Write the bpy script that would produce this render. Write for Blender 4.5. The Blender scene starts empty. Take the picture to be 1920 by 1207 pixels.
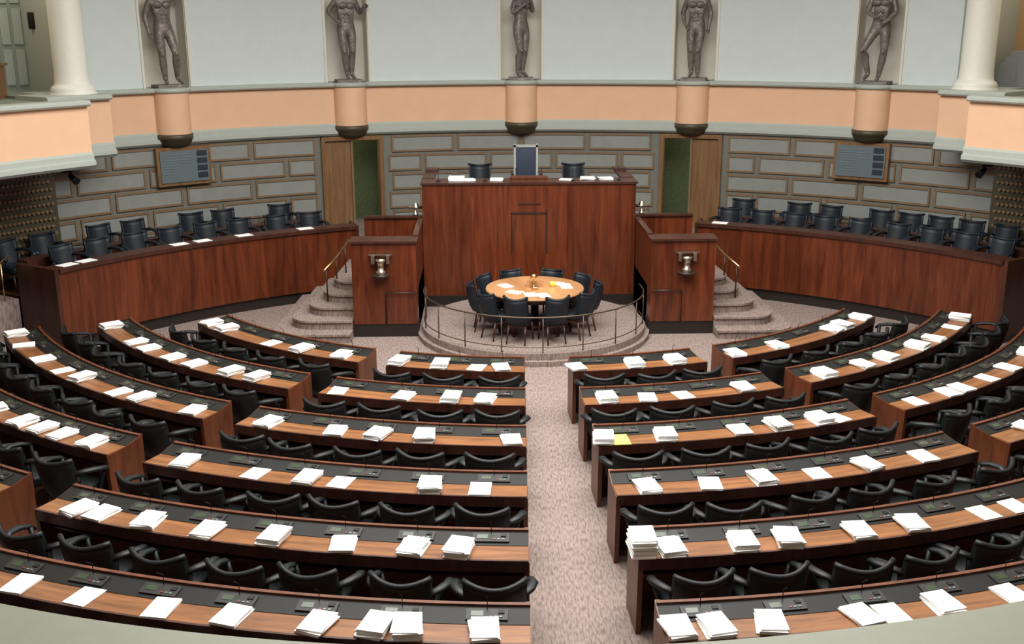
import bpy, bmesh, math, random
from math import sin,cos,pi,radians,sqrt,atan2,degrees
from mathutils import Vector, Matrix
random.seed(7)
C=(0.0,12.5); D=(0.0,20.8)
SC=bpy.context.scene
try:
    SC.view_settings.view_transform='Standard'
except Exception as e: print(e)

# ---------------- materials ----------------
def newmat(name):
    m=bpy.data.materials.new(name); m.use_nodes=True
    nt=m.node_tree; b=nt.nodes['Principled BSDF']; return m,nt,b
def plain(name,col,rough=.6,metal=0,noise=.0,scale=20,bump=0,emis=0,spec=.5,bd=.01):
    m,nt,b=newmat(name)
    b.inputs['Roughness'].default_value=rough; b.inputs['Metallic'].default_value=metal
    b.inputs['Specular IOR Level'].default_value=spec
    tc=nt.nodes.new('ShaderNodeTexCoord'); n=nt.nodes.new('ShaderNodeTexNoise')
    n.inputs['Scale'].default_value=scale; n.inputs['Detail'].default_value=3
    nt.links.new(tc.outputs['Object'],n.inputs['Vector'])
    r=nt.nodes.new('ShaderNodeValToRGB'); k=noise
    r.color_ramp.elements[0].position=.3; r.color_ramp.elements[1].position=.7
    r.color_ramp.elements[0].color=(*[c*(1-k) for c in col],1)
    r.color_ramp.elements[1].color=(*[min(1,c*(1+k)) for c in col],1)
    nt.links.new(n.outputs['Fac'],r.inputs['Fac']); nt.links.new(r.outputs['Color'],b.inputs['Base Color'])
    if bump:
        bp=nt.nodes.new('ShaderNodeBump'); bp.inputs['Strength'].default_value=bump; bp.inputs['Distance'].default_value=bd
        nt.links.new(n.outputs['Fac'],bp.inputs['Height']); nt.links.new(bp.outputs['Normal'],b.inputs['Normal'])
    if emis:
        b.inputs['Emission Color'].default_value=(*col,1); b.inputs['Emission Strength'].default_value=emis
    return m
def wood(name,dark,light,sc,rough=.3,panel=0,tint=.3):
    m,nt,b=newmat(name); b.inputs['Roughness'].default_value=rough
    tc=nt.nodes.new('ShaderNodeTexCoord'); mp=nt.nodes.new('ShaderNodeMapping'); mp.inputs['Scale'].default_value=sc
    nt.links.new(tc.outputs['UV'],mp.inputs['Vector'])
    n=nt.nodes.new('ShaderNodeTexNoise'); n.inputs['Scale'].default_value=1; n.inputs['Detail'].default_value=5
    n.inputs['Roughness'].default_value=.62; n.inputs['Distortion'].default_value=.6
    nt.links.new(mp.outputs['Vector'],n.inputs['Vector'])
    r=nt.nodes.new('ShaderNodeValToRGB'); r.color_ramp.elements[0].position=.32; r.color_ramp.elements[1].position=.68
    r.color_ramp.elements[0].color=(*dark,1); r.color_ramp.elements[1].color=(*light,1)
    nt.links.new(n.outputs['Fac'],r.inputs['Fac'])
    out=r.outputs['Color']
    if panel:
        bk=nt.nodes.new('ShaderNodeTexBrick'); bk.offset=0; bk.inputs['Scale'].default_value=1
        bk.inputs['Brick Width'].default_value=panel; bk.inputs['Row Height'].default_value=30
        bk.inputs['Mortar Size'].default_value=.004; bk.inputs['Mortar'].default_value=(.45,.45,.45,1)
        bk.inputs['Color1'].default_value=(1-tint,1-tint,1-tint,1); bk.inputs['Color2'].default_value=(1,1,1,1)
        mp2=nt.nodes.new('ShaderNodeMapping'); mp2.inputs['Location'].default_value=(50.1,15,0)
        nt.links.new(tc.outputs['UV'],mp2.inputs['Vector']); nt.links.new(mp2.outputs['Vector'],bk.inputs['Vector'])
        mx=nt.nodes.new('ShaderNodeMix'); mx.data_type='RGBA'; mx.blend_type='MULTIPLY'; mx.inputs[0].default_value=1
        nt.links.new(out,mx.inputs[6]); nt.links.new(bk.outputs['Color'],mx.inputs[7]); out=mx.outputs[2]
    nt.links.new(out,b.inputs['Base Color'])
    return m
def carpet():
    m,nt,b=newmat('carpet'); b.inputs['Roughness'].default_value=.95; b.inputs['Specular IOR Level'].default_value=.2
    tc=nt.nodes.new('ShaderNodeTexCoord'); mp=nt.nodes.new('ShaderNodeMapping'); mp.inputs['Scale'].default_value=(50,10,10)
    nt.links.new(tc.outputs['Object'],mp.inputs['Vector'])
    n=nt.nodes.new('ShaderNodeTexNoise'); n.inputs['Scale'].default_value=1; n.inputs['Detail'].default_value=2
    nt.links.new(mp.outputs['Vector'],n.inputs['Vector'])
    r=nt.nodes.new('ShaderNodeValToRGB')
    r.color_ramp.elements[0].position=.34; r.color_ramp.elements[0].color=(.165,.122,.106,1)
    r.color_ramp.elements[1].position=.60; r.color_ramp.elements[1].color=(.28,.222,.198,1)
    nt.links.new(n.outputs['Fac'],r.inputs['Fac']); nt.links.new(r.outputs['Color'],b.inputs['Base Color'])
    return m
M={}
M['rose']=wood('rosewood_panel',(.062,.012,.004),(.165,.038,.013),(9,.8,9),.28,.62,.28)
M['rosed']=wood('rosewood_dark',(.026,.008,.005),(.065,.018,.009),(9,.9,9),.38)
M['desk']=wood('desk_top_wood',(.125,.046,.014),(.28,.115,.038),(1.3,14,9),.38)
M['deskend']=wood('desk_end_wood',(.064,.018,.007),(.15,.044,.016),(7,1.2,9),.4)
M['oak']=wood('door_wood',(.14,.070,.028),(.24,.13,.055),(14,1,9),.4)
M['table']=wood('table_wood',(.36,.17,.07),(.52,.28,.13),(2,12,9),.25)
M['carpet']=carpet()
M['plaster']=plain('blue_white_plaster',(.60,.66,.66),.8,noise=.02,scale=4)
M['cream']=plain('cream_plaster',(.66,.64,.56),.7,noise=.02,scale=4)
M['col']=plain('column_cream',(.74,.74,.66),.5,noise=.02)
M['peach']=plain('peach_paint',(.75,.47,.30),.7,noise=.03,scale=3)
M['trim']=plain('grey_green_trim',(.39,.43,.39),.55,noise=.03)
M['trimd']=plain('grey_green_dark',(.20,.23,.19),.6,noise=.05)
M['wallg']=plain('grey_wall',(.155,.155,.13),.6,noise=.05,scale=6)
M['panelg']=plain('grey_panel',(.235,.25,.235),.55,noise=.05,scale=5)
M['mould']=plain('brown_moulding',(.19,.125,.07),.45,noise=.1)
M['olive']=plain('olive_bronze',(.06,.05,.028),.45,noise=.1)
M['black']=plain('black_leather',(.007,.009,.010),.5,noise=.2,scale=60,bump=.1,spec=.35)
M['blue']=plain('blue_black_leather',(.008,.012,.018),.5,noise=.2,scale=60,bump=.1,spec=.35)
M['bluechair']=plain('blue_upholstery',(.022,.032,.06),.7,noise=.1)
M['console']=plain('black_console',(.010,.010,.009),.55,noise=.1,spec=.25)
M['console2']=plain('console_unit',(.024,.024,.022),.5,noise=.15,spec=.3)
M['lcd']=plain('green_lcd',(.035,.055,.028),.3)
M['red']=plain('red_button',(.20,.03,.02),.4)
M['paper']=plain('paper_white',(.88,.89,.88),.8,noise=.02)
M['yellow']=plain('paper_yellow',(.85,.78,.12),.8)
M['green']=plain('paper_green',(.55,.80,.58),.8)
M['bronze']=plain('statue_bronze',(.18,.155,.14),.42,metal=.2,noise=.3,scale=9,bump=.8,bd=.03)
M['brass']=plain('brass',(.65,.45,.20),.25,metal=1)
M['silver']=plain('silver_metal',(.62,.58,.50),.25,metal=1)
M['ivory']=plain('silver_grey_frame',(.34,.35,.34),.4)
M['iron']=plain('dark_iron',(.06,.045,.035),.4,metal=.6)
M['railm']=plain('bronze_rail',(.12,.09,.065),.4,metal=.7)
M['greend']=plain('green_curtain',(.085,.11,.05),.8,noise=.2)
M['screen']=plain('screen_blue',(.12,.155,.17),.4,noise=.04)
M['screenl']=plain('screen_lettering',(.145,.185,.20),.4)
M['screend']=plain('screen_dark',(.02,.03,.045),.4)
M['tan']=plain('tan_wall',(.46,.29,.14),.7,noise=.04)
M['gdoor']=plain('grey_green_door',(.26,.31,.26),.6,noise=.03)
M['rail']=plain('gallery_rail_paint',(.42,.46,.34),.5,noise=.03)
M['stonestep']=plain('grey_step',(.25,.27,.27),.8,noise=.05)
M['ceil']=plain('ceiling_white',(.75,.75,.72),.8)
M['glass']=plain('skylight_glass',(1,.98,.92),.5,emis=1.0)
M['basek']=plain('dark_plinth',(.012,.008,.006),.5)

# ---------------- mesh builder ----------------
class MB:
    def __init__(s): s.v=[];s.f=[];s.m=[];s.u=[];s.sm=[];s.mats=[]
    def mi(s,k):
        if k not in s.mats: s.mats.append(k)
        return s.mats.index(k)
    def face(s,idx,mat,uv=None,sm=False):
        s.f.append(tuple(idx)); s.m.append(s.mi(mat)); s.u.append(uv); s.sm.append(sm)
    def arc(s,prof,a0,a1,mat,c=C,sg=1,caps=True,closed=True,n=None,sm=False):
        a0=radians(a0);a1=radians(a1)
        if n is None: n=max(1,int(abs(a1-a0)/radians(1.2))+1)
        k=len(prof); b=len(s.v); rm=sum(p[0] for p in prof)/k
        for i in range(n+1):
            a=a0+(a1-a0)*i/n
            for r,z in prof: s.v.append((c[0]+r*sin(a),c[1]+sg*r*cos(a),z))
        m=mat if isinstance(mat,list) else [mat]*k
        for i in range(n):
            u0=(a0+(a1-a0)*i/n)*rm; u1=(a0+(a1-a0)*(i+1)/n)*rm
            for j in range(k if closed else k-1):
                j2=(j+1)%k
                p,q=prof[j],prof[j2]
                if abs(p[1]-q[1])>abs(p[0]-q[0]): v0,v1=p[1],q[1]
                else: v0,v1=p[0],q[0]
                s.face((b+i*k+j,b+(i+1)*k+j,b+(i+1)*k+j2,b+i*k+j2),m[j],[(u0,v0),(u1,v0),(u1,v1),(u0,v1)],sm)
        if caps and closed:
            s.face([b+j for j in range(k)],m[0],[(p[0],p[1]) for p in prof])
            s.face([b+n*k+j for j in range(k)][::-1],m[0],[(p[0],p[1]) for p in prof][::-1])
    def ring(s,r0,r1,z0,z1,a0,a1,mat,**kw):
        s.arc([(r0,z0),(r0,z1),(r1,z1),(r1,z0)],a0,a1,mat,**kw)
    def box(s,a,b_,mat,T=None):
        x0,y0,z0=a;x1,y1,z1=b_; b=len(s.v)
        P=[(x0,y0,z0),(x1,y0,z0),(x1,y1,z0),(x0,y1,z0),(x0,y0,z1),(x1,y0,z1),(x1,y1,z1),(x0,y1,z1)]
        if T is not None: P2=[tuple(T@Vector(p)) for p in P]
        else: P2=P
        s.v+=P2
        for q,ax in (((0,3,2,1),2),((4,5,6,7),2),((0,1,5,4),1),((2,3,7,6),1),((1,2,6,5),0),((3,0,4,7),0)):
            uv=[((P[i][1],P[i][2]) if ax==0 else (P[i][0],P[i][2]) if ax==1 else (P[i][0],P[i][1])) for i in q]
            s.face([b+i for i in q],mat,uv)
    def poly(s,pts,z0,z1,mat,top=None):
        b=len(s.v);k=len(pts)
        s.v+=[(x,y,z0) for x,y in pts]+[(x,y,z1) for x,y in pts]
        u=0
        for i in range(k):
            j=(i+1)%k; d=math.hypot(pts[i][0]-pts[j][0],pts[i][1]-pts[j][1])
            s.face((b+i,b+j,b+k+j,b+k+i),mat,[(u,z0),(u+d,z0),(u+d,z1),(u,z1)]); u+=d
        s.face([b+k+i for i in range(k)],top or mat,[tuple(p) for p in pts])
        s.face([b+i for i in range(k)][::-1],mat,[tuple(p) for p in pts][::-1])
    def tube(s,path,r,mat,seg=8,cap=True,ry=None):
        path=[Vector(p) for p in path]; b=len(s.v); n=len(path)
        rs=r if isinstance(r,(list,tuple)) else [r]*n
        up=Vector((0,0,1))
        for i,p in enumerate(path):
            t=(path[min(n-1,i+1)]-path[max(0,i-1)]).normalized()
            u=t.cross(up)
            if u.length<.05: u=t.cross(Vector((0,1,0)))
            u.normalize(); w=u.cross(t)
            for k in range(seg):
                a=2*pi*k/seg; q=p+u*cos(a)*rs[i]+w*sin(a)*rs[i]*(ry or 1)
                s.v.append(tuple(q))
        for i in range(n-1):
            for k in range(seg):
                k2=(k+1)%seg
                s.face((b+i*seg+k,b+i*seg+k2,b+(i+1)*seg+k2,b+(i+1)*seg+k),mat,None,True)
        if cap:
            s.face([b+k for k in range(seg)][::-1],mat); s.face([b+(n-1)*seg+k for k in range(seg)],mat)
    def lathe(s,prof,cx,cy,mat,seg=32,sm=True):
        b=len(s.v);k=len(prof)
        for i in range(seg):
            a=2*pi*i/seg
            for r,z in prof: s.v.append((cx+r*cos(a),cy+r*sin(a),z))
        for i in range(seg):
            i2=(i+1)%seg
            for j in range(k-1):
                s.face((b+i*k+j,b+i2*k+j,b+i2*k+j+1,b+i*k+j+1),mat,None,sm and k>2)
        s.face([b+i*k for i in range(seg)][::-1],mat); s.face([b+i*k+k-1 for i in range(seg)],mat)
    def bm(s,bmm,mat,sm=True,T=None):
        b=len(s.v); bmm.verts.ensure_lookup_table()
        for v in bmm.verts:
            s.v.append(tuple((T@v.co) if T is not None else v.co))
        for f in bmm.faces: s.face([b+v.index for v in f.verts],mat,None,sm)
        bmm.free()
    def ball(s,c,r,mat,seg=14):
        bb=bmesh.new(); bmesh.ops.create_uvsphere(bb,u_segments=seg,v_segments=10,radius=1)
        for v in bb.verts: v.co=Vector((v.co.x*r[0],v.co.y*r[1],v.co.z*r[2]))
        bb.verts.index_update(); s.bm(bb,mat,True,Matrix.Translation(c))
    def rbox(s,a,b_,r,mat,T=None,seg=2):
        bmm=bmesh.new(); bmesh.ops.create_cube(bmm,size=1)
        sx,sy,sz=[b_[i]-a[i] for i in range(3)]
        for v in bmm.verts:
            v.co=Vector((a[0]+(v.co.x+.5)*sx,a[1]+(v.co.y+.5)*sy,a[2]+(v.co.z+.5)*sz))
        bmesh.ops.bevel(bmm,geom=list(bmm.edges),offset=r,segments=seg,affect='EDGES',profile=.5)
        bmm.verts.index_update(); s.bm(bmm,mat,True,T)
    def mesh(s,name,recalc=True):
        me=bpy.data.meshes.new(name); me.from_pydata(s.v,[],s.f)
        for k in s.mats: me.materials.append(M[k])
        me.polygons.foreach_set('material_index',s.m)
        me.polygons.foreach_set('use_smooth',s.sm)
        uvl=me.uv_layers.new(name='UVMap')
        for p,uv in zip(me.polygons,s.u):
            for q,li in enumerate(p.loop_indices):
                if uv: uvl.data[li].uv=uv[q]
                else:
                    co=me.vertices[me.loops[li].vertex_index].co
                    uvl.data[li].uv=(co.x+co.y*.3,co.z)
        if recalc:
            bb=bmesh.new(); bb.from_mesh(me); bmesh.ops.recalc_face_normals(bb,faces=bb.faces); bb.to_mesh(me); bb.free()
        me.update(); return me
    def obj(s,name,parent=None,**kw):
        o=bpy.data.objects.new(name,s.mesh(name,**kw)); SC.collection.objects.link(o)
        if parent: o.parent=parent
        return o
def inst(name,me,loc,rz,scale=1):
    o=bpy.data.objects.new(name,me); SC.collection.objects.link(o)
    o.location=loc; o.rotation_euler=(0,0,rz); o.scale=(scale,)*3; return o
def pc(r,a,c=C,sg=1): a=radians(a); return (c[0]+r*sin(a),c[1]+sg*r*cos(a))

# ---------------- room shell ----------------
b=MB(); b.ring(0.01,17,-.2,0,0,360,'carpet',caps=False,n=96)
fl=b.obj('floor')
b=MB(); b.ring(0.01,17,9,9.2,0,360,'ceil',caps=False,n=96); b.obj('ceiling')
b=MB(); b.ring(.01,5.5,8.9,8.95,0,360,'glass',caps=False,n=64)
for k in range(24): 
    T=Matrix.Translation((0,12.5,0))@Matrix.Rotation(2*pi*k/24,4,'Z'); b.box((.3,-.03,8.85),(5.5,.03,8.9),'trim',T)
b.ring(5.5,5.7,8.8,8.99,0,360,'trim',caps=False,n=64); b.obj('skylight')

NA=[-36,-18,0,18,36]; HW=2.15
b=MB()
edges=[-44]+[x for a in NA for x in (a-HW,a+HW)]+[44]
for i in range(0,len(edges),2): b.ring(12.5,13.1,4.0,9,edges[i],edges[i+1],'plaster')
for a in NA: b.ring(12.5,13.1,7.0,9,a-HW,a+HW,'plaster',n=3)
b.obj('wall_drum')
b=MB()
for a in NA:
    b.ring(13.02,13.08,4.0,7.0,a-HW,a+HW,'cream',n=3)
    for sg in(-1,1):
        e=a+sg*HW
        b.ring(12.51,13.02,4.0,7.0,e-.04 if sg<0 else e-.06,e+.06 if sg<0 else e+.04,'cream',n=1)
        b.ring(12.47,12.52,4.1,7.0,min(e,e+sg*.22),max(e,e+sg*.22),'cream',n=1)
b.obj('trim_niches')
for sg in(-1,1):
    b=MB(); a0,a1=sorted((sg*44,sg*45))
    b.ring(12.42,14.5,4.1,9,a0,a1,'trim'); a0,a1=sorted((sg*43.6,sg*44.1)); b.ring(12.40,12.55,4.1,9,a0,a1,'gdoor')
    b.obj('trim_jamb')
def fascia(b,R,a0,a1,back=.6,**kw):
    b.arc([(R,3.24),(R,4.03),(R+back,4.03),(R+back,3.24)],a0,a1,'peach',**kw)
    b.arc([(R-.10,4.03),(R-.13,4.06),(R-.13,4.10),(R-.09,4.13),(R+back,4.13),(R+back,4.03)],a0,a1,'trim',**kw)
    b.arc([(R-.02,3.24),(R-.05,3.20),(R-.05,3.12),(R-.10,3.09),(R-.10,3.02),(R-.04,2.97),(R+back,2.97),(R+back,3.24)],a0,a1,'trim',**kw)
GR=10.05
b=MB(); fascia(b,12.38,-48.5,48.5); b.obj('wall_balcony_fascia')
for sg in(-1,1):
    b=MB(); a0,a1=sorted((sg*44.2,sg*50.6)); fascia(b,11.3,a0,a1,1.0); b.obj('wall_balcony_step')
for k,(a0,a1) in enumerate(((50.1,172.3),(-164.4,-50.1))):
    b=MB(); fascia(b,GR,a0,a1,.25); b.obj('wall_gallery_parapet')
BC=(-.7,5.97)
b=MB()
kw=dict(c=BC,sg=-1)
b.arc([(3.95,3.24),(3.95,3.96),(4.1,3.96),(4.1,3.24)],-31,31,'peach',**kw)
b.arc([(3.90,2.97),(3.88,3.1),(3.93,3.24),(4.1,3.24),(4.1,2.97)],-31,31,'trim',**kw)
b.arc([(3.895,3.96),(3.88,3.99),(3.88,4.05),(3.90,4.07),(4.24,4.07),(4.27,4.03),(4.25,3.96)],-33,33,'rail',n=90,**kw)
b.ring(4.1,4.6,2.97,3.2,-31,31,'trim',**kw)
b.obj('trim_gallery_rail')
b=MB()
for a0,a1 in ((50.0,160),(200,310)):
    b.ring(GR+.2,14.5,3.75,4.05,a0,a1,'trimd'); b.ring(GR+.2,14.5,2.98,3.1,a0,a1,'trim')
b.ring(10.95,14.5,3.0,3.2,160,200,'trimd')
for sg in(-1,1):
    a0,a1=sorted((sg*44.4,sg*50.2)); b.ring(11.45,14.5,3.75,4.10,a0,a1,'trimd'); b.ring(11.4,12.4,2.975,3.2,a0,a1,'trim')
b.obj('floor_gallery')
b=MB(); b.ring(14.5,14.7,2.97,9,40,320,'tan')
b.obj('wall_gallery')
b=MB()
for a0,a1 in((-50,-21.3),(-14.8,14.8),(21.3,50)): b.ring(12.4,12.6,0,2.97,a0,a1,'wallg')
for s_ in(-1,1):
    a0,a1=sorted((14.8*s_,21.3*s_)); b.ring(12.4,12.6,2.9,2.97,a0,a1,'wallg'); b.ring(12.4,12.6,0,.8,a0,a1,'wallg')
b.obj('wall_back')
b=MB(); b.ring(12.2,12.4,0,2.97,50,310,'rosed'); b.obj('wall_side')
b=MB(); wdeg=degrees(1.52/12.4); gap=.42; t=.26
rows=5; h=.43
for k in range(rows):
    z1=2.93-k*h; z0=z1-h+.06
    for (A0,A1) in((-49,-21.9),(-14.2,14.2),(21.9,49)):
        off=(k%2)*wdeg*.5
        mid=(A0+A1)/2
        st=mid-wdeg*6+off
        for q in range(12):
            a0=max(st+q*wdeg+gap/2,A0); a1=min(st+(q+1)*wdeg-gap/2,A1)
            if a1-a0<1.2: continue
            b.ring(12.385,12.41,z0+.03,z1-.03,a0+t*.5,a1-t*.5,'panelg')
            b.ring(12.36,12.41,z0,z0+.042,a0,a1,'mould'); b.ring(12.36,12.41,z1-.042,z1,a0,a1,'mould')
            b.ring(12.36,12.41,z0,z1,a0,a0+.19,'mould',n=1); b.ring(12.36,12.41,z0,z1,a1-.19,a1,'mould',n=1)
b.obj('trim_wall_panelling')
for sg in(-1,1):
    b=MB(); a0,a1=sorted((sg*48.8,sg*75)); b.ring(11.95,12.0,.85,2.97,a0,a1,'olive')
    for i in range(14):
        for j in range(60):
            a=49.3+j*.42+(i%2)*.21
            x,y=pc(11.93,sg*a); z=1.0+i*.14
            T=Matrix.Translation((x,y,z))@Matrix.Rotation(-radians(sg*a),4,'Z')@Matrix.Rotation(pi/4,4,'Y')
            b.box((-.028,-.02,-.028),(.028,.02,.028),'mould',T)
    b.obj('trim_lattice_screen')
for k,sg in enumerate((-1,1)):
    e=MB()
    def R_(a,b2): return sorted((sg*a,sg*b2))
    for a0,a1 in((14.8,15.2),(20.9,21.3)): 
        A=R_(a0,a1); e.ring(12.3,12.62,.8,2.95,A[0],A[1],'oak',n=1)
    A=R_(14.8,21.3); e.ring(12.3,12.62,2.86,2.95,A[0],A[1],'oak')
    A=R_(18.2,20.9); e.ring(12.38,12.45,.8,2.86,A[0],A[1],'oak')
    A=R_(18.0,18.2); e.ring(12.33,12.5,.8,2.86,A[0],A[1],'mould',n=1)
    e.obj('door_%d'%(k+1))
    e=MB(); A=R_(11,24); e.ring(13.9,14.0,.7,3.0,A[0],A[1],'greend'); e.ring(12.6,13.9,.7,.8,A[0],A[1],'carpet')
    A=R_(10.9,11); e.ring(12.6,13.9,.7,3,A[0],A[1],'greend'); A=R_(24,24.1); e.ring(12.6,13.9,.7,3,A[0],A[1],'greend')
    A=R_(11,24); e.ring(12.6,14,3,3.05,A[0],A[1],'ceil')
    e.obj('wall_corridor')
    l=bpy.data.lights.new('corridor_fill','POINT'); l.energy=20; l.color=(1,.92,.75); l.shadow_soft_size=.15  # added weak light behind the doorway, brightens the green corridor walls
    o=bpy.data.objects.new('corridor_fill',l); SC.collection.objects.link(o); o.location=(*pc(13.0,sg*20.5),2.6)
for sg in(-1,1):
    e=MB(); a0,a1=sorted((sg*32.8,sg*38.2)); fz0,fz1=2.14,2.93
    e.ring(12.24,12.34,fz0,fz1,a0,a1,'oak')
    a0+=.3;a1-=.3
    e.ring(12.21,12.25,fz0+.07,fz1-.07,a0,a1,'screen')
    for i in range(9):
        e.ring(12.20,12.215,fz1-.16-i*.055,fz1-.14-i*.055,a0+.4,a0+.4+(1.2+.6*random.random()),'screenl')
        if i<4: e.ring(12.20,12.215,fz1-.16-i*.055,fz1-.14-i*.055,a0+2.1,a0+3.1,'screenl')
    for i in range(4):
        e.ring(12.195,12.215,fz1-.20-i*.15,fz1-.09-i*.15,a1-1.15,a1-.15,'screend')
    e.obj('voting_display_board')
for a in NA:
    x,y=pc(12.40,a); e=MB()
    e.lathe([(.36,3.20),(.36,4.03)],x,y,'peach',64); 
    e.lathe([(.38,4.03),(.41,4.06),(.41,4.10),(.38,4.13)],x,y,'trim')
    e.lathe([(.18,2.93),(.27,2.95),(.34,3.01),(.37,3.09),(.385,3.10),(.385,3.20)],x,y,'olive')
    e.box((-.28,-.22,4.12),(.28,.22,4.19),'bronze',Matrix.Translation((*pc(12.48,a),0))@Matrix.Rotation(-radians(a),4,'Z'))
    e.obj('statue_bracket')
def column(R,a,seg=40):
    x,y=pc(R,a); e=MB(); k=.88
    e.lathe([(r*k,z) for r,z in [(.48,4.10),(.48,4.15),(.44,4.17),(.46,4.21),(.42,4.27),(.37,4.30),(.36,4.34),(.345,4.5),(.335,6.5),(.31,8.6),(.36,8.7),(.42,8.85),(.42,9.0)]],x,y,'col',seg)
    e.obj('column')
for sg in(-1,1):
    column(11.85,sg*46.3)
    for a in (62,80,100,120,140): column(11.2,sg*a)
e=MB(); e.ring(14.42,14.52,4.05,6.6,-47.2,-44.7,'gdoor'); 
for z0,z1 in((4.2,4.9),(5.0,5.7),(5.8,6.4)):
    e.ring(14.39,14.43,z0,z1,-46.8,-46.1,'trim'); e.ring(14.39,14.43,z0,z1,-45.8,-45.1,'trim')
e.ring(14.38,14.5,4.05,6.7,-47.4,-47.15,'trimd');e.obj('door_3')
e=MB(); e.ring(14.1,14.5,4.05,9,-44.95,-43.4,'tan'); e.obj('trim_pilaster')
e=MB(); x,y=pc(13.9,-44.9); e.rbox((x-.09,y-.09,5.3),(x+.09,y+.09,5.62),.02,'console'); e.tube([(x,y,5.45),(x+.05,y+.3,5.45)],.02,'console'); e.obj('wall_loudspeaker')
e=MB(); e.box((-10.6,20.3,4.05),(-9.85,20.8,4.65),'oak'); e.box((-10.65,20.25,4.65),(-9.8,20.85,4.7),'oak'); e.obj('usher_desk')
e=MB()
for i in range(7):
    e.ring(13.2,14.45,4.05,4.15+i*.11,44.2+i*.42,48.5,'stonestep')
e.obj('gallery_stairs')

# ---------------- tribunes ----------------
TZ=.72
for sg in(-1,1):
    e=MB()
    A=lambda a,b2: sorted((sg*a,sg*b2))
    a0,a1=A(21.5,57.8)
    e.ring(9.46,10.4,0,.22,a0,a1,'basek')
    e.ring(9.40,9.52,.22,1.40,a0,a1,'rose')
    e.arc([(9.36,1.40),(9.36,1.47),(9.75,1.47),(9.75,1.40)],a0,a1,'rosed')
    e.ring(9.52,12.35,0,TZ,a0,a1,'rosed')
    a2,a3=A(57.8,58.3); e.ring(9.40,10.4,.12,1.47,a2,a3,'rosed',n=1); e.ring(9.46,12.3,0,.12,a2,a3,'basek',n=1)
    a2,a3=A(57.3,57.8); e.ring(10.4,12.3,0,.86,a2,a3,'rosed',n=1)
    a2,a3=A(21.2,21.5); e.ring(9.40,10.0,0,1.47,a2,a3,'rosed',n=1)
    a2,a3=A(23.5,56); e.ring(10.72,11.0,1.36,1.40,a2,a3,'rosed'); e.ring(10.72,10.76,TZ,1.36,a2,a3,'rosed')
    e.obj('minister_tribune')
    e=MB()
    for i in range(5):
        a2,a3=A(58.3,66-i*1.4); e.ring(10.45,12.15,0.17*i,.17*(i+1),a2,a3,'carpet')
    e.obj('side_stairs')
    e=MB(); p=[(*pc(10.5,sg*66),.95),(*pc(10.5,sg*62),1.25),(*pc(10.5,sg*58.6),1.62)]
    e.tube(p,.02,'brass'); e.tube([(*pc(10.5,sg*65),0),(*pc(10.5,sg*65),1.0)],.015,'brass'); e.tube([(*pc(10.5,sg*59.5),.8),(*pc(10.5,sg*59.5),1.5)],.015,'brass')
    e.obj('brass_handrail')
e=MB(); e.ring(9.0,12.38,0,.8,-21.1,21.1,'carpet'); e.obj('floor_landing')

# ---------------- speaker podium ----------------
e=MB()
e.box((-2.06,20.4,.2),(2.06,20.48,2.40),'rose'); 
e.box((-2.09,20.37,2.40),(2.09,21.0,2.44),'rosed')
for sg in(-1,1):
    x0,x1=sorted((sg*1.98,sg*2.06)); e.box((x0,20.48,0),(x1,22.3,2.40),'rose')
    x0,x1=sorted((sg*1.84,sg*2.09)); e.box((x0,21.0,2.40),(x1,22.3,2.45),'rosed')
    x0,x1=sorted((sg*1.80,sg*2.06)); e.box((x0,21.9,2.45),(x1,22.25,2.50),'rosed')
e.box((-1.98,20.48,0),(1.98,22.9,1.72),'rosed')
e.box((-2.06,20.38,0),(2.06,20.41,.22),'basek')
for x in(-.34,.34): e.box((x-.012,20.385,1.05),(x+.012,20.4,1.85),'basek')
e.box((-.35,20.385,1.83),(.35,20.4,1.86),'basek')
e.box((-.22,20.38,2.02),(.22,20.4,2.04),'rosed')
e.box((-.36,20.5,2.44),(.36,20.95,2.50),'deskend'); e.box((-.36,20.48,2.50),(.36,20.52,2.54),'deskend')
e.obj('speaker_podium')

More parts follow.
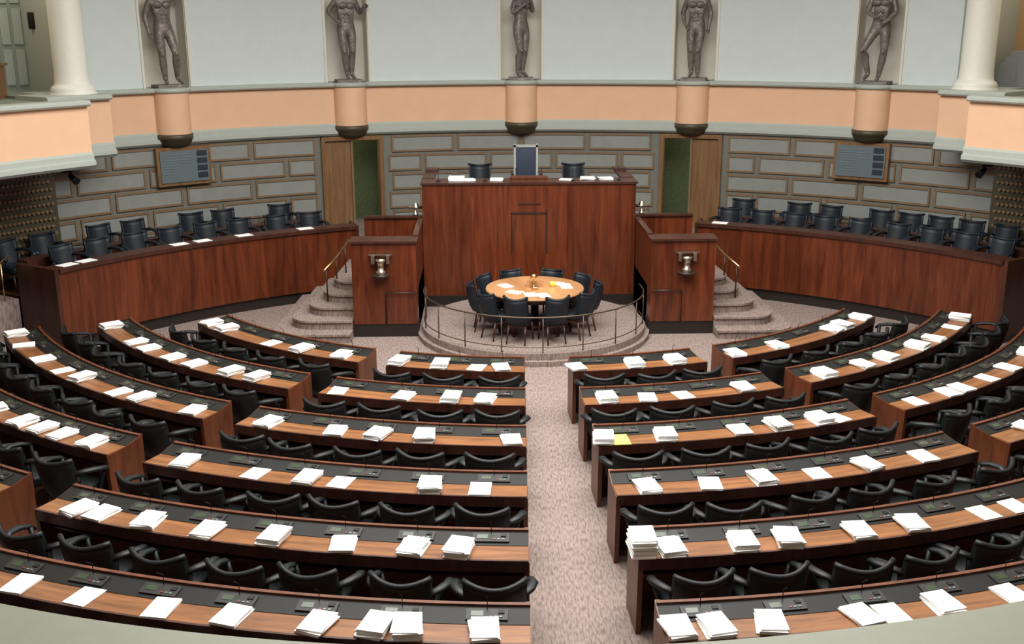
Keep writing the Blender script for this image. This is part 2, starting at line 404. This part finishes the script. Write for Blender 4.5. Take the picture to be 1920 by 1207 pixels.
def chair_mesh(name,mat,arms=True,w=.27,h=.82):
    e=MB()
    e.rbox((-w+.03,-.2,.35),(w-.03,.25,.47),.035,mat)
    e.box((-w+.05,-.18,.31),(w-.05,.22,.35),'rosed')
    for sx in(-1,1):
        e.tube([(sx*(w-.05),.20,.34),(sx*(w-.03),.23,0)],[.022,.014],'rosed',6)
        e.tube([(sx*(w-.06),-.17,.34),(sx*(w-.04),-.24,0)],[.022,.014],'rosed',6)
    n=10;mz=6; th=.06; base=len(e.v)
    def P(t,v,o):
        z=.40+(h-.40)*v+ (.045*t*t*v)
        x=w*t*(1+.05*v); y=-.25+.12*t*t-.10*v
        bul=.5*(1-abs(2*v-1)**4)+.5
        return (x, y-o*th*bul, z)
    for o in(0,1):
        for i in range(n+1):
            for j in range(mz+1):
                e.v.append(P(-1+2*i/n,j/mz,o))
    K=(n+1)*(mz+1); g=lambda o,i,j: base+o*K+i*(mz+1)+j
    for o in(0,1):
        for i in range(n):
            for j in range(mz): e.face((g(o,i,j),g(o,i+1,j),g(o,i+1,j+1),g(o,i,j+1)),mat,None,True)
    for i in range(n):
        e.face((g(0,i,0),g(0,i+1,0),g(1,i+1,0),g(1,i,0)),mat); e.face((g(0,i,mz),g(0,i+1,mz),g(1,i+1,mz),g(1,i,mz)),mat)
    for j in range(mz):
        e.face((g(0,0,j),g(0,0,j+1),g(1,0,j+1),g(1,0,j)),mat); e.face((g(0,n,j),g(0,n,j+1),g(1,n,j+1),g(1,n,j)),mat)
    e.tube([P(-1+2*i/10,1,.5) for i in range(11)],.028,mat,6)
    if arms:
        for sx in(-1,1):
            e.tube([(sx*(w-.02),-.22,.70),(sx*(w+.05),-.12,.71),(sx*(w+.085),.02,.69),(sx*(w+.07),.14,.66),(sx*(w+.05),.20,.61)],[.035,.045,.048,.042,.028],mat,8,ry=.6)
            e.tube([(sx*(w+.05),.14,.65),(sx*(w-.02),.12,.40)],[.028,.026],mat,6)
            e.tube([(sx*(w+.0),-.19,.68),(sx*(w-.04),-.16,.40)],[.03,.03],mat,6)
    return e.mesh(name)
armch=chair_mesh('black_armchair',"black",True,.26,.83)
bluech=chair_mesh('tribune_chair',"blue",True,.235,.86)
tabch=chair_mesh('conference_chair',"blue",False,.215,.86)

e=MB()
e.rbox((-.3,-.28,.38),(.3,.28,.5),.03,'bluechair'); e.rbox((-.205,.21,.5),(.205,.29,1.205),.02,'bluechair')
for sx in(-1,1):
    x0,x1=sorted((sx*.205,sx*.25)); e.box((x0,.19,0),(x1,.30,1.27),'ivory')
    e.box((min(sx*.26,sx*.32),-.25,.68),(max(sx*.26,sx*.32),.25,.72),'rosed'); e.box((min(sx*.27,sx*.31),-.25,0),(max(sx*.27,sx*.31),-.2,.68),'rosed')
e.box((-.25,.19,1.205),(.25,.30,1.25),'ivory')
o=e.obj('speaker_chair'); o.location=(0.0,21.85,1.72)
for x in(-.95,.95): inst('podium_chair',tabch,(x,21.5,1.72),pi)
def paper_mesh(name,n,tilt,mat='paper',w=.22,l=.305):
    e=MB(); z=0; k=max(1,n)
    for i in range(k):
        a=random.uniform(-tilt,tilt); hh=random.uniform(.009,.017) if n>1 else .006
        T=Matrix.Translation((random.uniform(-.012,.012),random.uniform(-.015,.015),z))@Matrix.Rotation(a,4,'Z')
        e.box((-w/2,-l/2,0),(w/2,l/2,hh),mat,T); z+=hh+.0005
    return e.mesh(name)
PM=[paper_mesh('paper_stack',k,.12) for k in (1,3,4,5,3,2,4,6,5)]
TALL=paper_mesh('paper_stack',12,.05); YEL=paper_mesh('paper_sheet',1,0,'yellow'); GRN=paper_mesh('paper_sheet',1,0,'green')
for x,y,s_ in((-1.4,20.75,1),(-.62,20.7,.8),(.72,20.7,.8),(1.15,20.75,.9),(1.5,20.75,.9),(-1.15,20.7,.7)):
    inst('paper_stack',random.choice(PM),(x,y,2.442),random.uniform(-.3,.3)+pi/2,s_)
e=MB()
for x in(-1.75,-.25,.25,.85,-.85,1.75):
    e.lathe([(.04,2.44),(.04,2.455)],x,20.6,'console',10); e.tube([(x,20.6,2.45),(x,20.62,2.6),(x,20.7,2.68)],.006,'console',5)
e.obj('podium_microphones')

for sg in(-1,1):
    def X(a,b2): return sorted((sg*a,sg*b2))
    e=MB()
    x0,x1=X(2.07,3.2); e.box((x0,18.3,.24),(x1,18.72,1.70),'rose'); e.box((x0-.02,18.32,0),(x1+.02,18.72,.24),'basek')
    e.box((x0-.03,18.26,1.70),(x1+.03,18.76,1.74),'rosed')
    x2,x3=X(2.07,2.13); e.box((x2,18.72,0),(x3,20.4,1.72),'rose'); e.box((x2-.02,18.72,1.72),(x3+.02,20.4,1.76),'rosed')
    x2,x3=X(3.12,3.2); e.box((x2,18.72,0),(x3,19.35,1.35),'rosed')
    e.box((x0,20.5,.8),(x1,20.58,1.75),'rose'); e.box((x0,20.46,1.75),(x1,20.62,1.79),'rosed')
    x2,x3=X(2.07,3.15); e.box((x2,18.72,0),(x3,20.5,.8),'rosed')
    e.box((x2,20.58,0),(x3,21.6,.8),'rosed')
    xi=sg*2.07; xm=sg*2.62
    e.tube([(xi,18.26,.82),(xm,18.26,.82),(xm,18.26,.24)],.014,'iron',6)
    e.obj('speaking_booth')
    e=MB(); cx=sg*2.68
    e.box((cx-.21,18.2,1.50),(cx+.21,18.27,1.53),'silver')
    for dx in(-.13,.13): e.box((cx+dx-.03,18.16,1.36),(cx+dx+.03,18.29,1.50),'silver')
    e.lathe([(.05,1.14),(.09,1.17),(.10,1.22),(.06,1.25),(.06,1.36),(.10,1.44),(.03,1.45)],cx,18.2,'silver',16)
    e.lathe([(.12,1.12),(.16,1.15),(.16,1.17)],cx,18.2,'iron',16)
    e.obj('metal_wall_lamp')
    e=MB(); cx=sg*2.2
    e.lathe([(.05,1.79),(.05,1.83),(.02,1.85),(.02,1.95)],cx,20.54,'silver',12); e.tube([(cx-.14,20.54,1.95),(cx+.14,20.54,1.95)],.03,'silver'); e.lathe([(.07,1.96),(.04,2.04)],cx,20.54,'silver',12)
    e.obj('metal_desk_lamp')
    e=MB(); xo=[4.62,4.34,4.08,3.86,3.70]
    for i in range(5):
        yf=17.95+.31*i; r=.42; pts=[(3.22,yf)]
        for k in range(7):
            a=-pi/2+ (pi/2)*k/6
            pts.append((xo[i]-r+r*cos(a),yf+r+r*sin(a)))
        pts+= [(xo[i]-.1,21.3 if i==4 else 20.9),(3.22,21.3 if i==4 else 20.9)]
        pts=[(sg*x,y) for x,y in pts]
        if sg<0: pts=pts[::-1]
        e.poly(pts,.16*i,.16*(i+1)-.035,'carpet'); 
        e.poly([(x,y-.03) for x,y in pts],.16*(i+1)-.035,.16*(i+1),'carpet')
    e.obj('curved_stairs')
    e=MB(); e.tube([(sg*3.76,18.85,1.10),(sg*3.62,19.5,1.20),(sg*3.48,20.2,1.38)],.022,'brass')
    e.tube([(sg*3.74,18.95,.5),(sg*3.74,18.95,1.12)],.014,'iron'); e.tube([(sg*3.52,19.95,.8),(sg*3.52,19.95,1.32)],.014,'iron')
    e.tube([(sg*3.63,19.45,.65),(sg*3.63,19.45,1.2)],.014,'iron')
    e.obj('brass_handrail')

# ---------------- platform, railing, table ----------------
PCX,PCY,PR=0,18.55,2.0
pts=[]
aa=atan2(20.4-PCY,sqrt(max(0,PR**2-(20.4-PCY)**2)))
N=60
for i in range(N+1):
    a=pi-aa+ (pi+2*aa)*i/N
    pts.append((PR*cos(a),PCY+PR*sin(a)))
e=MB(); e.poly([(x*1.04,PCY+(y-PCY)*1.04 if y<20.2 else y) for x,y in pts],0,.09,'carpet'); e.poly(pts,.09,.20,'carpet')
e.obj('floor_platform')
e=MB()
rr=PR-.04; rail=[(rr*cos(radians(a)),PCY+rr*sin(radians(a))) for a in range(172,369,4)]
e.tube([(x,y,.80) for x,y in rail],.014,'railm'); e.tube([(x,y,.30) for x,y in rail],.009,'railm')
for i in range(0,len(rail),5):
    x,y=rail[i]; e.tube([(x,y,.2),(x,y,.80)],.010,'railm',6)
e.obj('platform_railing')
TX,TY=0,18.05
e=MB()
e.lathe([(.80,.90),(.85,.91),(.86,.93),(.85,.95),(.0001,.95)],TX,TY,'table',48,False)
e.lathe([(.74,.82),(.74,.90)],TX,TY,'rosed',40)
for k in range(4):
    a=pi/4+k*pi/2; e.box((-.04,-.04,.2),(.04,.04,.85),'deskend',Matrix.Translation((TX+.5*cos(a),TY+.5*sin(a),0)))
e.lathe([(.14,.2),(.12,.26),(.07,.3),(.07,.82)],TX,TY,'rosed',16)
e.obj('round_table')
for a in(18,52,88,124,160,-20,-52,-88,-124,-158):
    x,y=pc(.84,a,(TX,TY),-1); inst('conference_chair',tabch,(x,y,.2),atan2(TY-y,TX-x)-pi/2,.92)
e=MB()
e.box((TX-.14,TY-.0,.952),(TX+.14,TY+.16,1.05),'table'); e.rbox((TX-.05,TY-.22,.952),(TX+.05,TY-.12,1.0),.01,'brass'); e.obj('wooden_document_box')
e=MB(); e.lathe([(.05,.952),(.05,.97),(.012,.98),(.012,1.12),(.07,1.13),(.04,1.2)],TX-.02,TY-.06,'brass',16); e.obj('table_lamp')
for x,y,r in((-.5,.1,.5),(.55,.0,.1),(.48,.2,.9),(-.1,-.55,.1),(.12,-.6,.3),(-.35,-.35,1)):
    inst('paper_sheet',PM[0],(TX+x,TY+y,.952),r,.9)
e=MB(); e.lathe([(.04,.952),(.05,1.0),(.05,1.03)],TX+.32,TY+.05,'yellow',12); e.obj('yellow_cup')

def trib_chair(r,a,z=TZ): 
    x,y=pc(r,a); inst('tribune_chair',bluech,(x,y,z),-radians(a)+pi+random.uniform(-.12,.12))
for a in(25.5,29.2,33.5,37.2,41.2,45.2,49.3,53.0,): trib_chair(10.25,-a)
for a in(27,33,36.5,42.3,45.8,51.5,55.0): trib_chair(11.4,-a,TZ+.02)
for a in(24.0,28.0,31.5,35.0,38.7,42.8,46.5,50.2,53.8): trib_chair(10.25,a)
for a in(24.5,30.5,33.6,39.0,42,44.9,48.0,51.2,54.5): trib_chair(11.4,a,TZ+.02)
for a in(-56,-53.8,-42.8,-35,-27.5,24.2,-40): 
    x,y=pc(9.56,a); inst('paper_sheet',PM[0],(x,y,1.472),-radians(a)+pi/2,1.0)
for sg in(-1,1):
    x,y=pc(10.6,sg*50.9); e=MB()
    e.tube([(x,y,2.98),(x,y,2.80)],.015,'console'); e.tube([(x,y,2.80),(x-sg*.14,y-.10,2.70)],[.05,.07],'console',12); e.tube([(x-sg*.05,y,2.86),(x+sg*.16,y,2.86)],.02,'console')
    e.obj('stage_spotlight')

# ---------------- desks ----------------
R0=[6.40,7.73,9.06,10.39,11.72,13.05]
cout=[19,21.6,23.8,25,25.8,26.5]
win=[22.7,24.8,26.7,27.8,29,30]
wout=[52,58.5,60,60,58]
def desk(r0,a0,a1,nseat,name='curved_desk'):
    kw=dict(c=D,sg=-1)
    e=MB(); ed=degrees(.045/r0)
    e.ring(r0,r0+.04,0,.84,a0,a1,'deskend',**kw)
    e.arc([(r0+.04,.73),(r0+.25,.73),(r0+.25,.785),(r0+.04,.82)],a0,a1,'console',**kw)
    e.arc([(r0+.25,.73),(r0+.51,.73),(r0+.51,.78),(r0+.25,.78)],a0,a1,'desk',**kw)
    e.arc([(r0+.51,.67),(r0+.535,.67),(r0+.535,.782),(r0+.51,.782)],a0,a1,'rosed',**kw)
    e.ring(r0+.04,r0+.42,.55,.57,a0,a1,'rosed',**kw)
    for x0,x1 in((a0-ed*.2,a0+ed*.8),(a1-ed*.8,a1+ed*.2)):
        e.arc([(r0-.01,0),(r0+.49,0),(r0+.53,.73),(r0+.53,.765),(r0+.26,.775),(r0+.04,.82),(r0-.01,.84)],x0,x1,'deskend',n=1,**kw)
    nd=nseat
    for i in range(nd):
        a=a0+(a1-a0)*(i+.5)/nd; x,y=pc(r0+.14,a,D,-1)
        T=Matrix.Translation((x,y,.806))@Matrix.Rotation(radians(a),4,'Z')@Matrix.Rotation(.165,4,'X')
        e.box((-.17,-.07,0),(.17,.06,.012),'console2',T)
        e.box((-.13,-.03,.012),(-.03,.03,.015),'lcd',T); 
        for q in range(3): e.box((.02+q*.04,-.045,.012),(.045+q*.04,-.03,.018),'red' if q==0 else 'screenl',T)
        e.box((.09,.0,.012),(.14,.04,.02),'console',T)
        p=T@Vector((.0,.05,.01)); e.tube([p,p+Vector((0,0,.10)),p+Vector((0,0,.14))+Vector(((D[0]-x)*-.01,-.04,0))],.004,'console',5)
    o=e.obj(name)
    for i in range(nseat):
        a=a0+(a1-a0)*(i+.5)/nseat+random.uniform(-.3,.3); x,y=pc(r0+.73+random.uniform(-.02,.06),a,D,-1)
        inst('black_armchair',armch,(x,y,0),radians(a)+random.uniform(-.14,.14),1.0)
for i,r0 in enumerate(R0):
    hw=.12+.03*(r0+.1); ai=degrees(hw/r0)
    n=max(3,round(radians(cout[i]-ai)*(r0+.6)/.70))
    desk(r0,ai,cout[i],n); desk(r0,-cout[i],-ai,n)
for i,r0 in enumerate(R0[:5]):
    n=round(radians(wout[i]-win[i])*(r0+.6)/.68)
    desk(r0,win[i],wout[i],n); desk(r0,-wout[i],-win[i],n)

PA=[[-17.9,-12.8,-8.4,-5.5,3.3,10.3,15.4],[-20.1,-13.7,-9.3,-6.2,4.7,8.4,11.9,17.9],[-21.6,-16.2,-13.0,-9.6,-3.5,2.9,7.3,12.9,15.9,19.4,21.0],
[-22.7,-18.0,-14.8,-12.8,-7.7,-5.0,4.2,7.7,10.8,14.2,17.5,21.4],[-23.8,-22.5,-19.9,-16.8,-13.6,-10.4,-7.3,-5.3,3.8,7.0,9.1,12.5,15.2,19.2,21.1,24.3],
[-24,-21.2,-18.4,-15.3,-12.6,-9.5,-7.5,-6.4,-3.8,2.7,4.0,5.9,9.2,12.3,15.1,18.5,22]]
WA=[[-50.5,-46.4,-37.0,-31.7,-25.7,23.8,30.5,41.6,44.3,49.9],[-56.6,-48.9,-46.0,-41.3,-37.7,-32.5,-29.2,27.3,32.7,36.5,42.5,46.5,52.5,56.5],
[-59,-55.1,-49.6,-45.4,-42,-36.7,-34,-28.4,28.8,32.6,34.4,38.4,42.1,47.3,51.4,55.5],[-56,-51,-46,-40.5,-36.7,-34.6,-32.6,-29.9,30.7,35,40,45,50,55],[-54,-47,-40,-34,33,39,46,53]]
for P_ in (PA,WA):
    for i,row in enumerate(P_):
        for a in row:
            x,y=pc(R0[i]+.37,a,D,-1); inst('paper_stack',random.choice(PM),(x,y,.782),radians(a)+random.uniform(-.17,.17))
x,y=pc(R0[4]+.37,2.55,D,-1); inst('paper_stack',TALL,(x,y,.782),radians(2.5))
x,y=pc(R0[2]+.39,4.0,D,-1); inst('paper_sheet',YEL,(x,y,.7825),radians(4))
x,y=pc(R0[5]+.38,10.3,D,-1); inst('paper_sheet',GRN,(x,y,.7825),radians(12))

# ---------------- statues ----------------
def statue(a,J,female=False,yaw=0,s=1.10):
    base=dict(pel=(0,0,1.02),wai=(0,0,1.17),che=(0,0,1.40),nb=(0,.01,1.58),nk=(0,0,1.68),hd=(0,-.01,1.76),
      hl=(-.10,0,.95),kl=(-.11,-.03,.53),cl=(-.10,.01,.38),al=(-.09,.03,.09),tl=(-.11,-.14,.03),
      hr=(.10,0,.95),kr=(.11,-.03,.53),cr=(.10,.01,.38),ar=(.09,.03,.09),tr=(.11,-.14,.03),
      sl=(-.19,.01,1.53),el=(-.27,.02,1.25),wl=(-.27,-.05,1.0),gl=(-.27,-.07,.90),
      sr=(.19,.01,1.53),er=(.27,.02,1.25),wr=(.27,-.05,1.0),gr=(.27,-.07,.90))
    base.update(J)
    rad=dict(pel=(.165,.125),wai=(.14,.105),che=(.185,.135),nb=(.11,.09),nk=(.068,.068),hd=(.06,.06),
      hl=(.11,.11),kl=(.066,.070),cl=(.074,.078),al=(.040,.044),tl=(.048,.030),
      sl=(.088,.088),el=(.050,.050),wl=(.034,.034),gl=(.038,.030))
    if female: rad.update(pel=(.175,.14),wai=(.12,.095),che=(.155,.14),sl=(.066,.066),el=(.044,.044))
    E=[('pel','wai'),('wai','che'),('che','nb'),('nb','nk'),('nk','hd')]
    for q in 'lr': E+=[('pel','h'+q),('h'+q,'k'+q),('k'+q,'c'+q),('c'+q,'a'+q),('a'+q,'t'+q),('che','s'+q),('s'+q,'e'+q),('e'+q,'w'+q),('w'+q,'g'+q)]
    names=list(base); vs=[Vector(base[n]) for n in names]; idx={n:i for i,n in enumerate(names)}
    es=[]; R=[None]*len(names)
    for n in names:
        R[idx[n]]=rad.get(n) or rad[n[0]+'l']
    for p,q in E:
        if p[0]=='h' and q[0]=='k':
            vs.append((vs[idx[p]]*.55+vs[idx[q]]*.45)+Vector((0,-.012,0))); R.append((.092,.096)); m=len(vs)-1
            es+=[(idx[p],m),(m,idx[q])]
        elif p[0]=='s' and q[0]=='e':
            vs.append((vs[idx[p]]*.5+vs[idx[q]]*.5)); R.append((.062,.062)); m=len(vs)-1
            es+=[(idx[p],m),(m,idx[q])]
        elif p[0]=='e' and q[0]=='w':
            vs.append((vs[idx[p]]*.7+vs[idx[q]]*.3)); R.append((.052,.052)); m=len(vs)-1
            es+=[(idx[p],m),(m,idx[q])]
        else: es.append((idx[p],idx[q]))
    me=bpy.data.meshes.new('bronze_statue'); me.from_pydata([tuple(v) for v in vs],es,[]); me.materials.append(M['bronze'])
    o=bpy.data.objects.new('bronze_statue',me); SC.collection.objects.link(o)
    md=o.modifiers.new('Skin','SKIN'); md.use_smooth_shade=True
    sv=me.skin_vertices[0].data
    for i,r in enumerate(R): sv[i].radius=r; sv[i].use_root=(i==0)
    ss=o.modifiers.new('Sub','SUBSURF'); ss.levels=2; ss.render_levels=2
    x,y=pc(12.5,a); o.location=(x,y,4.185); o.rotation_euler=(0,0,-radians(a)+yaw); o.scale=(s,)*3
    e=MB(); hd=Vector(base['hd'])+Vector((0,-.01,.09))
    bm_=bmesh.new(); bmesh.ops.create_uvsphere(bm_,u_segments=20,v_segments=14,radius=1)
    for v in bm_.verts:
        c=v.co; w=.078*(1-.22*max(0,-c.z)); v.co=Vector((c.x*w,c.y*.098*(1-.12*max(0,-c.z)),c.z*.125))
    bm_.verts.index_update(); e.bm(bm_,'bronze',True,Matrix.Translation(hd))
    e.tube([hd+Vector((0,-.092,.02)),hd+Vector((0,-.115,-.022)),hd+Vector((0,-.09,-.032))],[.01,.018,.012],'bronze',6)
    for sx in(-1,1):
        e.rbox((sx*.082-.01,-.01,-.03),(sx*.082+.01,.03,.035),.006,'bronze',Matrix.Translation(hd))
        e.tube([hd+Vector((sx*.045,-.082,.03)),hd+Vector((sx*.015,-.094,.028))],.010,'bronze',6)
    e.tube([hd+Vector((-.025,-.088,-.062)),hd+Vector((.025,-.088,-.062))],.009,'bronze',6)
    e.ball(hd+Vector((0,.025,.045)),(.088,.10,.10),'bronze')
    e.obj('head',o)
    e=MB(); ch=Vector(base['che']); wa=Vector(base['wai']); pe=Vector(base['pel'])
    for sx in(-1,1):
        e.ball(ch+Vector((sx*.078,-.115,.03)),(.085,.05,.065) if not female else (.06,.055,.06),'bronze')
        if not female:
            for q in range(3): e.ball(wa+Vector((sx*.034,-.095+.004*q,.10-.07*q)),(.036,.025,.036),'bronze')
    for q in 'lr':
        e.ball(Vector(base['k'+q])+Vector((0,-.055,.01)),(.038,.026,.048),'bronze')
        m_=Vector(base['c'+q])*.8+Vector(base['a'+q])*.2
        e.ball(m_+Vector((0,.045,.06)),(.048,.045,.10),'bronze')
    e.obj('muscles',o)
    e=MB()
    for q,sx in(('l',-1),('r',1)):
        g=Vector(base['g'+q]); d=(g-Vector(base['w'+q])).normalized(); side=d.cross(Vector((0,1,0)))
        if side.length<.1: side=Vector((1,0,0))
        side.normalize()
        for k in range(4):
            o_=side*((k-1.5)*.019); L=[.065,.078,.074,.058][k]
            p=g+o_; e.tube([p-d*.02,p+d*L*.5,p+d*L*.9+Vector((0,-.02,0))],[.011,.010,.007],'bronze',6)
        p=g-d*.05; e.tube([p,p-side*.035*sx+d*.02,p-side*.04*sx+d*.05],[.012,.011,.008],'bronze',6)
    e.obj('fingers',o)
statue(-36,dict(che=(-.02,0,1.40),sl=(-.21,.01,1.50),sr=(.17,.01,1.56),er=(.38,-.05,1.60),wr=(.30,-.14,1.80),gr=(.24,-.15,1.86),
   el=(-.31,.03,1.23),wl=(-.30,-.06,1.0),gl=(-.28,-.08,.90),hl=(-.10,0,.94),kl=(-.07,-.04,.53),cl=(-.05,.0,.38),al=(-.02,.03,.09),tl=(-.05,-.13,.03),
   kr=(.16,-.12,.56),cr=(.18,-.05,.40),ar=(.22,.06,.10),tr=(.27,-.08,.03)))
statue(-18,dict(el=(-.34,.04,1.33),wl=(-.22,-.12,1.16),gl=(-.16,-.16,1.10),er=(.29,.02,1.28),wr=(.34,-.14,1.40),gr=(.37,-.20,1.42),
   kl=(-.06,-.05,.53),cl=(-.04,.0,.38),al=(-.01,.03,.09),tl=(-.02,-.14,.03),kr=(.10,-.04,.54),cr=(.09,.01,.38),ar=(.08,.03,.09),tr=(.12,-.13,.03)))
statue(0,dict(sl=(-.16,.01,1.50),sr=(.16,.01,1.50),el=(-.24,-.06,1.27),wl=(-.08,-.20,1.42),gl=(-.0,-.22,1.48),er=(.25,-.06,1.30),wr=(.12,-.20,1.52),gr=(.06,-.21,1.60),
   kl=(-.05,-.07,.53),cl=(-.05,.0,.38),al=(-.06,.04,.09),tl=(-.08,-.12,.03),kr=(.07,-.04,.53),cr=(.06,.01,.38),ar=(.05,.03,.09),tr=(.08,-.13,.03)),True,yaw=.5)
statue(18,dict(el=(-.28,.04,1.27),wl=(-.22,-.10,1.07),gl=(-.17,-.13,1.0),er=(.28,.04,1.26),wr=(.26,-.06,1.02),gr=(.25,-.08,.92),
   kl=(-.09,-.04,.53),cl=(-.08,.0,.38),al=(-.07,.03,.09),tl=(-.09,-.13,.03),kr=(.06,-.04,.53),cr=(.05,.01,.38),ar=(.06,.03,.09),tr=(.08,-.13,.03)))
statue(36,dict(hl=(-.10,0,.95),kl=(-.27,-.12,.56),cl=(-.24,-.04,.42),al=(-.17,.02,.12),tl=(-.22,-.13,.04),kr=(.10,-.03,.53),cr=(.07,.0,.38),ar=(.02,.03,.09),tr=(.03,-.14,.03),
   el=(-.24,-.08,1.26),wl=(-.07,-.20,1.18),gl=(.0,-.22,1.15),er=(.27,-.03,1.26),wr=(.14,-.16,1.10),gr=(.08,-.19,1.05)))

# ---------------- lights ----------------
def area(name,loc,size,power,col,rot=(0,0,0)):
    l=bpy.data.lights.new(name,'AREA'); l.shape='DISK'; l.size=size; l.energy=power; l.color=col
    o=bpy.data.objects.new(name,l); SC.collection.objects.link(o); o.location=loc; o.rotation_euler=rot; return o
area('skylight_lamp',(0,12.5,8.8),11,2700,(1,.98,.945))
for sg in(-1,1):
    l=bpy.data.lights.new('gallery_fill','POINT'); l.energy=110; l.color=(1,.93,.8); l.shadow_soft_size=.2  # warm fill light added on each side to lift the dark galleries
    o=bpy.data.objects.new('gallery_fill',l); SC.collection.objects.link(o); o.location=(*pc(12.9,sg*52),7.6)
l=bpy.data.lights.new('table_spot','SPOT'); l.energy=900; l.spot_size=radians(12); l.spot_blend=.6; l.color=(1,.9,.75); l.shadow_soft_size=.15
o=bpy.data.objects.new('table_spot',l); SC.collection.objects.link(o); o.location=(0,16.5,8.7)
o.rotation_euler=(Vector((TX,TY,.95))-o.location).to_track_quat('-Z','Y').to_euler()
w=bpy.data.worlds.new('World'); SC.world=w; w.use_nodes=True
w.node_tree.nodes['Background'].inputs[0].default_value=(.8,.85,.9,1); w.node_tree.nodes['Background'].inputs[1].default_value=.4

# ---------------- camera ----------------
cam=bpy.data.cameras.new('camera'); co=bpy.data.objects.new('camera',cam); SC.collection.objects.link(co)
cam.sensor_width=36; cam.lens=36*2000/1920; cam.clip_start=.05
Rm=Matrix.Rotation(-.025,4,'Z')@Matrix.Rotation(pi/2-radians(15.7),4,'X')@Matrix.Rotation(radians(-.2),4,'Z')
co.matrix_world=Matrix.Translation((-.85,0,5.4))@Rm
SC.camera=co
